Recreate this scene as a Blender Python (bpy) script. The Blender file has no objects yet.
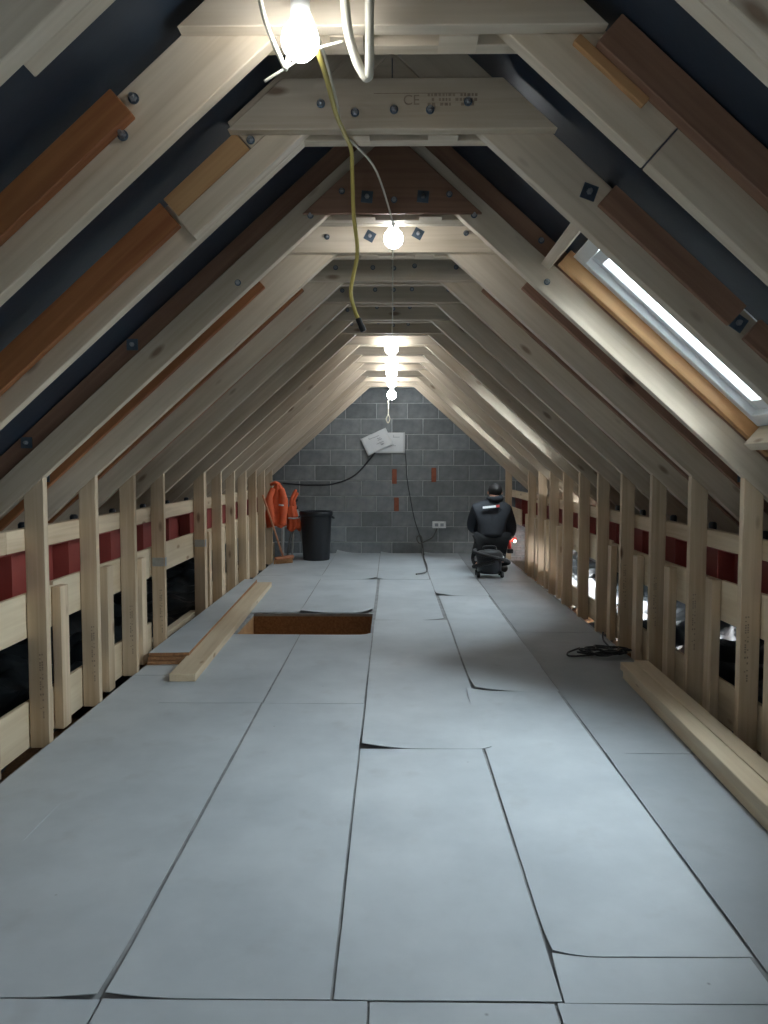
import bpy, bmesh, math, random
from mathutils import Vector, Matrix, noise as mnoise
random.seed(7)
V = Vector
SC = bpy.context.scene
COL = SC.collection

# ------------------------------------------------------------------ camera
EYE = 1.28
F_PX = 769.0
cam_d = bpy.data.cameras.new('camera')
cam_d.sensor_fit = 'VERTICAL'
cam_d.sensor_height = 36.0
cam_d.lens = F_PX / 1024.0 * 36.0
cam_d.clip_start = 0.02
cam = bpy.data.objects.new('camera', cam_d)
COL.objects.link(cam)
cam.location = (0, 0, EYE)
cam.rotation_euler = (math.radians(90 - 3.423), 0, math.radians(0.595))
SC.camera = cam

# ------------------------------------------------------------------ world, light, exposure
SKY = 34.0
BULB = 52.0
w = bpy.data.worlds.new('sky'); SC.world = w
w.use_nodes = True
bg = w.node_tree.nodes['Background']
bg.inputs[0].default_value = (0.86, 0.94, 1.0, 1)
bg.inputs[1].default_value = SKY
SC.view_settings.view_transform = 'Standard'
SC.view_settings.look = 'None'
SC.view_settings.gamma = 1.0
SC.view_settings.use_curve_mapping = False
SC.view_settings.exposure = 0.13

# ------------------------------------------------------------------ dimensions
S = 0.897                       # tan of the roof pitch
NRM = math.sqrt(1 + S * S)
CO, SI = 1 / NRM, S / NRM       # cos, sin of the pitch
C0 = 2.38 + 0.295 * S           # soffit line: z = C0 - S*|x|
RD = 0.205                      # rafter depth square to the slope
CR = C0 + RD * NRM              # roof line
COLLAR = 2.38                   # underside of collars
TY = [1.43, 2.03, 2.62, 3.46, 4.07, 4.68, 5.29, 5.90, 6.48, 7.08, 7.68, 8.29, 8.90, 9.50, 10.10, 10.70]
YB, YF = 11.25, -2.6            # gable walls
WX = 1.578                      # room face of the stud walls
RT = 0.047                      # rafter thickness
SKYL = [(TY[2] + RT + 0.05, TY[3]), (TY[8] + RT + 0.05, TY[9]), (TY[12] + RT + 0.05, TY[13]), (-1.3, -0.5)]  # last opening is added behind the camera to brighten the foreground
SX0, SX1 = 0.80, 1.62           # skylight extent in x on the roof line

# ------------------------------------------------------------------ materials
def mat(name, rough=0.7, metal=0.0):
    m = bpy.data.materials.new(name); m.use_nodes = True
    nt = m.node_tree; b = nt.nodes['Principled BSDF']
    b.inputs['Roughness'].default_value = rough
    b.inputs['Metallic'].default_value = metal
    return m, nt, b

def col4(c): return (c[0], c[1], c[2], 1)

def srgb(r, g, b):
    f = lambda v: (v / 255 / 12.92) if v / 255 <= 0.04045 else ((v / 255 + 0.055) / 1.055) ** 2.4
    return (f(r), f(g), f(b))

def plain(name, c, rough=0.6, metal=0.0, vary=0.12, scale=8.0, bump=0.0, bscale=60.0):
    m, nt, b = mat(name, rough, metal)
    N = nt.nodes; L = nt.links
    tc = N.new('ShaderNodeTexCoord'); n = N.new('ShaderNodeTexNoise')
    n.inputs['Scale'].default_value = scale; n.inputs['Detail'].default_value = 5
    L.new(tc.outputs['Object'], n.inputs['Vector'])
    r = N.new('ShaderNodeValToRGB')
    r.color_ramp.elements[0].position = 0.3; r.color_ramp.elements[1].position = 0.7
    r.color_ramp.elements[0].color = col4([x * (1 - vary) for x in c])
    r.color_ramp.elements[1].color = col4([min(1, x * (1 + vary)) for x in c])
    L.new(n.outputs['Fac'], r.inputs['Fac']); L.new(r.outputs['Color'], b.inputs['Base Color'])
    if bump:
        n2 = N.new('ShaderNodeTexNoise'); n2.inputs['Scale'].default_value = bscale; n2.inputs['Detail'].default_value = 6
        L.new(tc.outputs['Object'], n2.inputs['Vector'])
        bp = N.new('ShaderNodeBump'); bp.inputs['Strength'].default_value = bump; bp.inputs['Distance'].default_value = 0.01
        L.new(n2.outputs['Fac'], bp.inputs['Height']); L.new(bp.outputs['Normal'], b.inputs['Normal'])
    return m

def wood(name, light, dark, knot, grain=0.5, rough=0.62, tint=0.14):
    """sawn softwood, grain along the local x axis of every timber"""
    m, nt, b = mat(name, rough)
    N = nt.nodes; L = nt.links
    tc = N.new('ShaderNodeTexCoord'); oi = N.new('ShaderNodeObjectInfo')
    mul = N.new('ShaderNodeMath'); mul.operation = 'MULTIPLY'; mul.inputs[1].default_value = 57.0
    L.new(oi.outputs['Random'], mul.inputs[0])
    add = N.new('ShaderNodeVectorMath'); add.operation = 'ADD'
    L.new(tc.outputs['Object'], add.inputs[0]); L.new(mul.outputs[0], add.inputs[1])
    def mapped(sx, sy, sz):
        mp = N.new('ShaderNodeMapping'); mp.inputs['Scale'].default_value = (sx, sy, sz)
        L.new(add.outputs[0], mp.inputs['Vector']); return mp
    g = N.new('ShaderNodeTexNoise'); g.inputs['Scale'].default_value = 1.0; g.inputs['Detail'].default_value = 5
    g.inputs['Distortion'].default_value = 0.6
    L.new(mapped(1.4, 42, 42).outputs[0], g.inputs['Vector'])
    big = N.new('ShaderNodeTexNoise'); big.inputs['Scale'].default_value = 1.0; big.inputs['Detail'].default_value = 3
    L.new(mapped(1.1, 7, 7).outputs[0], big.inputs['Vector'])
    mx = N.new('ShaderNodeMix'); mx.data_type = 'FLOAT'; mx.inputs[0].default_value = grain
    L.new(big.outputs['Fac'], mx.inputs[2]); L.new(g.outputs['Fac'], mx.inputs[3])
    r = N.new('ShaderNodeValToRGB')
    r.color_ramp.elements[0].position = 0.34; r.color_ramp.elements[1].position = 0.62
    r.color_ramp.elements[0].color = col4(dark); r.color_ramp.elements[1].color = col4(light)
    L.new(mx.outputs[0], r.inputs['Fac'])
    vo = N.new('ShaderNodeTexVoronoi'); vo.inputs['Scale'].default_value = 1.0
    L.new(mapped(2.6, 7.5, 7.5).outputs[0], vo.inputs['Vector'])
    kr = N.new('ShaderNodeValToRGB')
    kr.color_ramp.elements[0].position = 0.06; kr.color_ramp.elements[1].position = 0.14
    kr.color_ramp.elements[0].color = (0.8, 0.8, 0.8, 1); kr.color_ramp.elements[1].color = (0, 0, 0, 1)
    L.new(vo.outputs['Distance'], kr.inputs['Fac'])
    kx = N.new('ShaderNodeMix'); kx.data_type = 'RGBA'
    L.new(kr.outputs['Color'], kx.inputs[0]); L.new(r.outputs['Color'], kx.inputs[6]); kx.inputs[7].default_value = col4(knot)
    hsv = N.new('ShaderNodeHueSaturation')
    ma = N.new('ShaderNodeMapRange'); ma.inputs[3].default_value = 1 - tint; ma.inputs[4].default_value = 1 + tint * 0.5
    L.new(oi.outputs['Random'], ma.inputs[0]); L.new(ma.outputs[0], hsv.inputs['Value'])
    L.new(kx.outputs[2], hsv.inputs['Color']); L.new(hsv.outputs[0], b.inputs['Base Color'])
    bp = N.new('ShaderNodeBump'); bp.inputs['Strength'].default_value = 0.18; bp.inputs['Distance'].default_value = 0.004
    L.new(g.outputs['Fac'], bp.inputs['Height']); L.new(bp.outputs['Normal'], b.inputs['Normal'])
    return m

M = {}
M['new'] = wood('pale_sawn_timber', srgb(219, 204, 182), srgb(193, 175, 149), srgb(128, 98, 74), 0.42)
M['stud'] = wood('stud_timber', srgb(218, 196, 166), srgb(188, 162, 130), srgb(116, 80, 56), 0.42)
M['old'] = wood('aged_orange_timber', srgb(178, 118, 72), srgb(140, 84, 50), srgb(80, 44, 28), 0.5)
M['brown'] = wood('aged_brown_timber', srgb(158, 120, 96), srgb(128, 94, 74), srgb(64, 40, 30), 0.5)
M['tan'] = wood('tan_timber', srgb(206, 162, 112), srgb(176, 130, 84), srgb(112, 72, 44), 0.45)
M['board'] = wood('pale_board', srgb(224, 206, 176), srgb(204, 181, 148), srgb(150, 112, 80), 0.35)
M['chip'] = plain('brown_chipboard', srgb(156, 114, 78), 0.8, vary=0.25, scale=60, bump=0.2)
M['deck'] = plain('grey_deck_board', srgb(150, 152, 152), 0.8, vary=0.2, scale=12)
M['membrane'] = plain('black_roof_membrane', srgb(36, 46, 58), 0.42, vary=0.2, scale=3, bump=0.25, bscale=7)
M['red'] = plain('red_oxide_paint', srgb(150, 70, 62), 0.5, vary=0.12, scale=6)
M['steel'] = plain('zinc_steel', srgb(170, 174, 178), 0.35, 0.9, 0.1, 30)
M['washer'] = plain('dark_zinc_plate', srgb(96, 110, 124), 0.4, 0.8, 0.15, 30)
M['blackp'] = plain('black_plastic', srgb(30, 33, 38), 0.4, vary=0.12)
M['blackrub'] = plain('black_rubber', srgb(22, 23, 25), 0.55, vary=0.1)
M['ycable'] = plain('yellow_cable', srgb(196, 178, 96), 0.5, vary=0.06)
M['wcable'] = plain('white_cable', srgb(206, 200, 182), 0.5, vary=0.06)
M['gcable'] = plain('grey_cable', srgb(92, 92, 88), 0.5, vary=0.06)
M['dcable'] = plain('dark_cable', srgb(40, 44, 48), 0.5, vary=0.06)
M['orange'] = plain('orange_hi_vis', srgb(216, 96, 54), 0.7, vary=0.12, scale=20)
M['reflect'] = plain('reflective_tape', srgb(200, 200, 196), 0.35, vary=0.05)
M['white'] = plain('white_paint', srgb(232, 234, 234), 0.4, vary=0.02)
M['paper'] = plain('paper', srgb(226, 230, 232), 0.7, vary=0.03)
M['ink'] = plain('grey_print', srgb(150, 156, 162), 0.8, vary=0.1)
M['stamp'] = plain('ink_stamp', srgb(150, 132, 114), 0.8, vary=0.2, scale=40)
M['alu'] = plain('aluminium', srgb(190, 192, 192), 0.35, 0.8, 0.05)
M['jacket'] = plain('navy_jacket', srgb(30, 35, 43), 0.75, vary=0.2, scale=12, bump=0.3, bscale=18)
M['trouser'] = plain('black_trousers', srgb(26, 28, 31), 0.85, vary=0.2, scale=12, bump=0.3, bscale=20)
M['skin'] = plain('skin', srgb(206, 152, 126), 0.55, vary=0.05)
M['hair'] = plain('dark_hair', srgb(28, 24, 22), 0.7, vary=0.2, scale=60, bump=0.4, bscale=120)
M['redtool'] = plain('red_tool_plastic', srgb(196, 44, 36), 0.45, vary=0.05)
M['sole'] = plain('boot', srgb(48, 42, 38), 0.7, vary=0.1)
M['bristle'] = plain('broom_bristle', srgb(176, 132, 92), 0.9, vary=0.2, scale=80, bump=0.4, bscale=150)
M['handle'] = wood('broom_handle_wood', srgb(196, 134, 96), srgb(170, 108, 76), srgb(120, 70, 50), 0.4)
M['mortar'] = plain('mortar', srgb(182, 186, 186), 0.95, vary=0.16, scale=14, bump=0.4)
M['brick'] = plain('orange_brick', srgb(150, 88, 66), 0.9, vary=0.2, scale=20, bump=0.4)
M['wbrick'] = plain('pale_brick', srgb(196, 190, 188), 0.9, vary=0.16, scale=20, bump=0.4)
M['foil'] = plain('dark_plastic_sheeting', srgb(46, 50, 52), 0.32, vary=0.3, scale=6)
M['wfoil'] = plain('white_foil', srgb(214, 218, 222), 0.4, 0.1, vary=0.15, scale=9)

def block_mat():
    m, nt, b = mat('grey_concrete_block', 0.95)
    N = nt.nodes; L = nt.links
    tc = N.new('ShaderNodeTexCoord'); oi = N.new('ShaderNodeObjectInfo')
    n = N.new('ShaderNodeTexNoise'); n.inputs['Scale'].default_value = 9; n.inputs['Detail'].default_value = 8
    L.new(tc.outputs['Object'], n.inputs['Vector'])
    r = N.new('ShaderNodeValToRGB'); r.color_ramp.elements[0].position = 0.3; r.color_ramp.elements[1].position = 0.75
    r.color_ramp.elements[0].color = col4(srgb(122, 127, 130)); r.color_ramp.elements[1].color = col4(srgb(148, 153, 154))
    L.new(n.outputs['Fac'], r.inputs['Fac'])
    h = N.new('ShaderNodeHueSaturation'); ma = N.new('ShaderNodeMapRange')
    ma.inputs[3].default_value = 0.78; ma.inputs[4].default_value = 1.12
    L.new(oi.outputs['Random'], ma.inputs[0]); L.new(ma.outputs[0], h.inputs['Value'])
    L.new(r.outputs['Color'], h.inputs['Color']); L.new(h.outputs[0], b.inputs['Base Color'])
    n2 = N.new('ShaderNodeTexNoise'); n2.inputs['Scale'].default_value = 60; n2.inputs['Detail'].default_value = 6
    L.new(tc.outputs['Object'], n2.inputs['Vector'])
    bp = N.new('ShaderNodeBump'); bp.inputs['Strength'].default_value = 0.4; bp.inputs['Distance'].default_value = 0.006
    L.new(n2.outputs['Fac'], bp.inputs['Height']); L.new(bp.outputs['Normal'], b.inputs['Normal'])
    return m
M['block'] = block_mat()

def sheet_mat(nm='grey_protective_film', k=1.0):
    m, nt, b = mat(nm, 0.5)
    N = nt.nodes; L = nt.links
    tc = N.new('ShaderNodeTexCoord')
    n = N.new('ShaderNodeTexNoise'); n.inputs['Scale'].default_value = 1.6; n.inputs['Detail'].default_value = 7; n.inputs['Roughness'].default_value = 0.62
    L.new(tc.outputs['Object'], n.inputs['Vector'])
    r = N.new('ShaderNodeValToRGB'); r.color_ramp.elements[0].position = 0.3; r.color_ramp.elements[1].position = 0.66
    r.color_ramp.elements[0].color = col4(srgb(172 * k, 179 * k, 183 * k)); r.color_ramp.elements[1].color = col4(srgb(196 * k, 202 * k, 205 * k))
    L.new(n.outputs['Fac'], r.inputs['Fac'])
    # scattered dark specks of debris
    v = N.new('ShaderNodeTexVoronoi'); v.inputs['Scale'].default_value = 3.4
    L.new(tc.outputs['Object'], v.inputs['Vector'])
    kr = N.new('ShaderNodeValToRGB'); kr.color_ramp.elements[0].position = 0.008; kr.color_ramp.elements[1].position = 0.022
    kr.color_ramp.elements[0].color = (0.5, 0.5, 0.5, 1); kr.color_ramp.elements[1].color = (0, 0, 0, 1)
    L.new(v.outputs['Distance'], kr.inputs['Fac'])
    # faint brown smears
    n3 = N.new('ShaderNodeTexNoise'); n3.inputs['Scale'].default_value = 5.0; n3.inputs['Detail'].default_value = 8
    L.new(tc.outputs['Object'], n3.inputs['Vector'])
    r3 = N.new('ShaderNodeValToRGB'); r3.color_ramp.elements[0].position = 0.6; r3.color_ramp.elements[1].position = 0.8
    r3.color_ramp.elements[0].color = (0, 0, 0, 1); r3.color_ramp.elements[1].color = (0.25, 0.25, 0.25, 1)
    L.new(n3.outputs['Fac'], r3.inputs['Fac'])
    x1 = N.new('ShaderNodeMix'); x1.data_type = 'RGBA'; x1.inputs[7].default_value = col4(srgb(128, 122, 116))
    L.new(r3.outputs['Color'], x1.inputs[0]); L.new(r.outputs['Color'], x1.inputs[6])
    x2 = N.new('ShaderNodeMix'); x2.data_type = 'RGBA'; x2.inputs[7].default_value = col4(srgb(60, 58, 56))
    L.new(kr.outputs['Color'], x2.inputs[0]); L.new(x1.outputs[2], x2.inputs[6])
    L.new(x2.outputs[2], b.inputs['Base Color'])
    bp = N.new('ShaderNodeBump'); bp.inputs['Strength'].default_value = 0.12; bp.inputs['Distance'].default_value = 0.01
    L.new(n3.outputs['Fac'], bp.inputs['Height']); L.new(bp.outputs['Normal'], b.inputs['Normal'])
    return m
M['sheet'] = sheet_mat()
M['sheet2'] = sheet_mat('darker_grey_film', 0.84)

def glass_mat():
    m = bpy.data.materials.new('window_glass'); m.use_nodes = True
    nt = m.node_tree; N = nt.nodes; L = nt.links
    for n in list(N): N.remove(n)
    o = N.new('ShaderNodeOutputMaterial'); mx = N.new('ShaderNodeMixShader'); t = N.new('ShaderNodeBsdfTransparent')
    g = N.new('ShaderNodeBsdfGlossy'); g.inputs['Roughness'].default_value = 0.02
    t.inputs['Color'].default_value = (0.95, 0.98, 0.99, 1)
    fr = N.new('ShaderNodeFresnel'); fr.inputs['IOR'].default_value = 1.45
    L.new(fr.outputs[0], mx.inputs[0]); L.new(t.outputs[0], mx.inputs[1]); L.new(g.outputs[0], mx.inputs[2]); L.new(mx.outputs[0], o.inputs[0])
    return m
M['glass'] = glass_mat()

def emit(name, c, s):
    m = bpy.data.materials.new(name); m.use_nodes = True
    nt = m.node_tree; N = nt.nodes
    for n in list(N): N.remove(n)
    o = N.new('ShaderNodeOutputMaterial'); e = N.new('ShaderNodeEmission')
    e.inputs[0].default_value = col4(c); e.inputs[1].default_value = s
    nt.links.new(e.outputs[0], o.inputs[0]); return m
M['bulb'] = emit('lit_bulb', (0.93, 0.97, 1.0), BULB)
M['bulb_dim'] = emit('lit_bulb_dim', (0.93, 0.97, 1.0), BULB * 0.75)
M['socket'] = plain('white_lamp_holder', srgb(214, 212, 204), 0.5, vary=0.03)
M['led'] = emit('tool_led', (1.0, 0.86, 0.7), 40)

# ------------------------------------------------------------------ mesh helpers
def base(parent):
    return V(parent['_at']) if parent is not None else V((0, 0, 0))

def link(name, me, m, parent=None, mw=None, smooth=False):
    o = bpy.data.objects.new(name, me); COL.objects.link(o)
    if m is not None and len(me.materials) == 0: me.materials.append(m)
    mw = mw or Matrix.Identity(4)
    if parent is not None:
        o.parent = parent
        o.matrix_basis = Matrix.Translation(-base(parent)) @ mw
    else:
        o.matrix_basis = mw
    if smooth:
        for p in me.polygons: p.use_smooth = True
    o['_at'] = tuple(mw.translation) if parent is None else tuple(mw.translation)
    return o

def thing(name, loc, label=None, cat=None, group=None, kind=None):
    o = bpy.data.objects.new(name, None); COL.objects.link(o)
    o.location = loc; o['_at'] = tuple(loc); o.empty_display_size = 0.1
    return tag(o, label, cat, group, kind)

def tag(o, label=None, cat=None, group=None, kind=None):
    if label: o['label'] = label
    if cat: o['category'] = cat
    if group: o['group'] = group
    if kind: o['kind'] = kind
    return o

def sub(o, child):
    """make child (already placed in the world, no rotation on o) a sub-part of o"""
    return child

def to_mesh(bm, name):
    me = bpy.data.meshes.new(name); bm.normal_update(); bm.to_mesh(me); bm.free(); return me

def origin_mesh(bm, at):
    bmesh.ops.translate(bm, verts=bm.verts, vec=-V(at)); return bm

def add_box(bm, lo, hi):
    xs, ys, zs = (lo[0], hi[0]), (lo[1], hi[1]), (lo[2], hi[2])
    v = [bm.verts.new((x, y, z)) for x in xs for y in ys for z in zs]
    for f in ((0, 1, 3, 2), (4, 6, 7, 5), (0, 4, 5, 1), (2, 3, 7, 6), (0, 2, 6, 4), (1, 5, 7, 3)):
        bm.faces.new([v[i] for i in f])
    return v

def box(name, lo, hi, m, parent=None, bevel=0.0, at=None):
    """axis aligned box whose origin is the centre of its base"""
    c = V(((lo[0] + hi[0]) / 2, (lo[1] + hi[1]) / 2, lo[2])) if at is None else V(at)
    bm = bmesh.new(); add_box(bm, lo, hi)
    if bevel: bmesh.ops.bevel(bm, geom=bm.edges[:], offset=bevel, segments=1, affect='EDGES')
    bmesh.ops.recalc_face_normals(bm, faces=bm.faces)
    origin_mesh(bm, c)
    return link(name, to_mesh(bm, name), m, parent, Matrix.Translation(c))

def timber(name, p0, p1, wdir, W, T, tdir, m, parent=None, clips=(), bevel=0.0025, crook=0.0):
    """straight timber: local x runs p0->p1, local y is wdir (width W), thickness T along tdir"""
    p0, p1, tdir = V(p0), V(p1), V(tdir).normalized()
    d = (p1 - p0); L = d.length; d.normalize()
    wd = V(wdir); wd = (wd - d * wd.dot(d)).normalized()
    z = d.cross(wd)
    if z.dot(tdir) < 0: p0 = p0 + tdir * T
    R = Matrix((d, wd, z)).transposed().to_4x4(); MW = Matrix.Translation(p0) @ R
    inv = MW.inverted(); r3 = R.to_3x3().inverted()
    bm = bmesh.new(); add_box(bm, (0, 0, 0), (L, W, T))
    bmesh.ops.recalc_face_normals(bm, faces=bm.faces)
    for co, no in clips:                       # keep what lies behind each plane
        g = bm.verts[:] + bm.edges[:] + bm.faces[:]
        bmesh.ops.bisect_plane(bm, geom=g, plane_co=inv @ V(co), plane_no=r3 @ V(no), clear_outer=True)
        bd = [e for e in bm.edges if len(e.link_faces) == 1]
        if bd: bmesh.ops.contextual_create(bm, geom=bd)
    if bevel and len(bm.edges):
        bmesh.ops.bevel(bm, geom=bm.edges[:], offset=bevel, segments=1, affect='EDGES')
    bmesh.ops.recalc_face_normals(bm, faces=bm.faces)
    return link(name, to_mesh(bm, name), m, parent, MW)

def frame_at(t):
    t = t.normalized(); a = V((0, 0, 1)) if abs(t.z) < 0.9 else V((1, 0, 0))
    u = t.cross(a).normalized(); return u, t.cross(u).normalized()

def add_tube(bm, pts, r, n=8, cap=True):
    pts = [V(p) for p in pts]; rs = r if isinstance(r, (list, tuple)) else [r] * len(pts)
    rings = []; u = None
    for i, p in enumerate(pts):
        t = (pts[min(i + 1, len(pts) - 1)] - pts[max(i - 1, 0)])
        if t.length < 1e-7: t = V((0, 0, 1))
        t.normalize()
        if u is None: u, v = frame_at(t)
        else:
            u = (u - t * u.dot(t)).normalized(); v = t.cross(u).normalized()
        rings.append([bm.verts.new(p + (u * math.cos(a) + v * math.sin(a)) * rs[i]) for a in [2 * math.pi * k / n for k in range(n)]])
    for a, b in zip(rings, rings[1:]):
        for k in range(n): bm.faces.new((a[k], a[(k + 1) % n], b[(k + 1) % n], b[k]))
    if cap:
        bm.faces.new(rings[0][::-1]); bm.faces.new(rings[-1])

def spline(pts, k=6):
    pts = [V(p) for p in pts]; out = []
    for i in range(len(pts) - 1):
        a = pts[max(i - 1, 0)]; b = pts[i]; c = pts[i + 1]; d = pts[min(i + 2, len(pts) - 1)]
        for s in range(k):
            t = s / k
            out.append(0.5 * ((2 * b) + (c - a) * t + (2 * a - 5 * b + 4 * c - d) * t * t + (3 * b - a - 3 * c + d) * t ** 3))
    out.append(pts[-1]); return out

def tube(name, pts, r, m, parent=None, n=8, smooth=True, k=6, curve=True):
    bm = bmesh.new(); P = spline(pts, k) if curve else [V(p) for p in pts]
    rr = r
    if isinstance(r, (list, tuple)) and curve: rr = [r[min(i // k, len(r) - 1)] for i in range(len(P))]
    add_tube(bm, P, rr, n)
    bmesh.ops.recalc_face_normals(bm, faces=bm.faces)
    c = V(pts[0]); origin_mesh(bm, c)
    return link(name, to_mesh(bm, name), m, parent, Matrix.Translation(c), smooth)

def lathe(name, prof, at, m, parent=None, n=20, axis=(0, 0, 1), smooth=True, at_local=True):
    bm = bmesh.new(); rings = []
    for r, z in prof:
        if r < 1e-6: rings.append([bm.verts.new((0, 0, z))])
        else: rings.append([bm.verts.new((r * math.cos(2 * math.pi * k / n), r * math.sin(2 * math.pi * k / n), z)) for k in range(n)])
    for a, b in zip(rings, rings[1:]):
        for k in range(n):
            q = [a[k % len(a)], a[(k + 1) % len(a)], b[(k + 1) % len(b)], b[k % len(b)]]
            q = list(dict.fromkeys(q))
            if len(q) > 2: bm.faces.new(q)
    for e in (rings[0], rings[-1]):
        if len(e) > 2:
            try: bm.faces.new(e)
            except ValueError: pass
    bmesh.ops.recalc_face_normals(bm, faces=bm.faces)
    q = V((0, 0, 1)).rotation_difference(V(axis).normalized()).to_matrix().to_4x4()
    return link(name, to_mesh(bm, name), m, parent, Matrix.Translation(V(at)) @ q, smooth)

_shared = {}
def shared_mesh(key, build, m):
    if key not in _shared:
        bm = bmesh.new(); build(bm); bmesh.ops.recalc_face_normals(bm, faces=bm.faces)
        me = to_mesh(bm, key); me.materials.append(m); _shared[key] = me
    return _shared[key]

def hexnut(bm):       # bolt end, pointing to -y, from the timber face at y = 0
    for r, y0, y1, n in ((0.010, 0.0, -0.009, 6), (0.0055, -0.009, -0.022, 10)):
        a = [bm.verts.new((r * math.cos(2 * math.pi * k / n), y0, r * math.sin(2 * math.pi * k / n))) for k in range(n)]
        b = [bm.verts.new((r * math.cos(2 * math.pi * k / n), y1, r * math.sin(2 * math.pi * k / n))) for k in range(n)]
        for k in range(n): bm.faces.new((a[k], a[(k + 1) % n], b[(k + 1) % n], b[k]))
        bm.faces.new(a); bm.faces.new(b)

def bolt(x, y, z, parent, plate=False, rot=0.0):
    me = shared_mesh('bolt', hexnut, M['steel'])
    o = link('bolt', me, None, parent, Matrix.Translation((x, y - 0.004, z)))
    if plate:
        p = shared_mesh('square_washer', lambda bm: add_box(bm, (-0.025, -0.004, -0.025), (0.025, 0, 0.025)), M['washer'])
        link('washer_plate', p, None, o, Matrix.Translation((x, y, z)) @ Matrix.Rotation(rot, 4, 'Y'))
    else:
        p = shared_mesh('round_washer', lambda bm: bmesh.ops.create_cone(bm, cap_ends=True, segments=14, radius1=0.014, radius2=0.014, depth=0.004,
                        matrix=Matrix.Translation((0, -0.002, 0)) @ Matrix.Rotation(math.pi / 2, 4, 'X')), M['washer'])
        link('washer', p, None, o, Matrix.Translation((x, y, z)))
    return o

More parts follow.
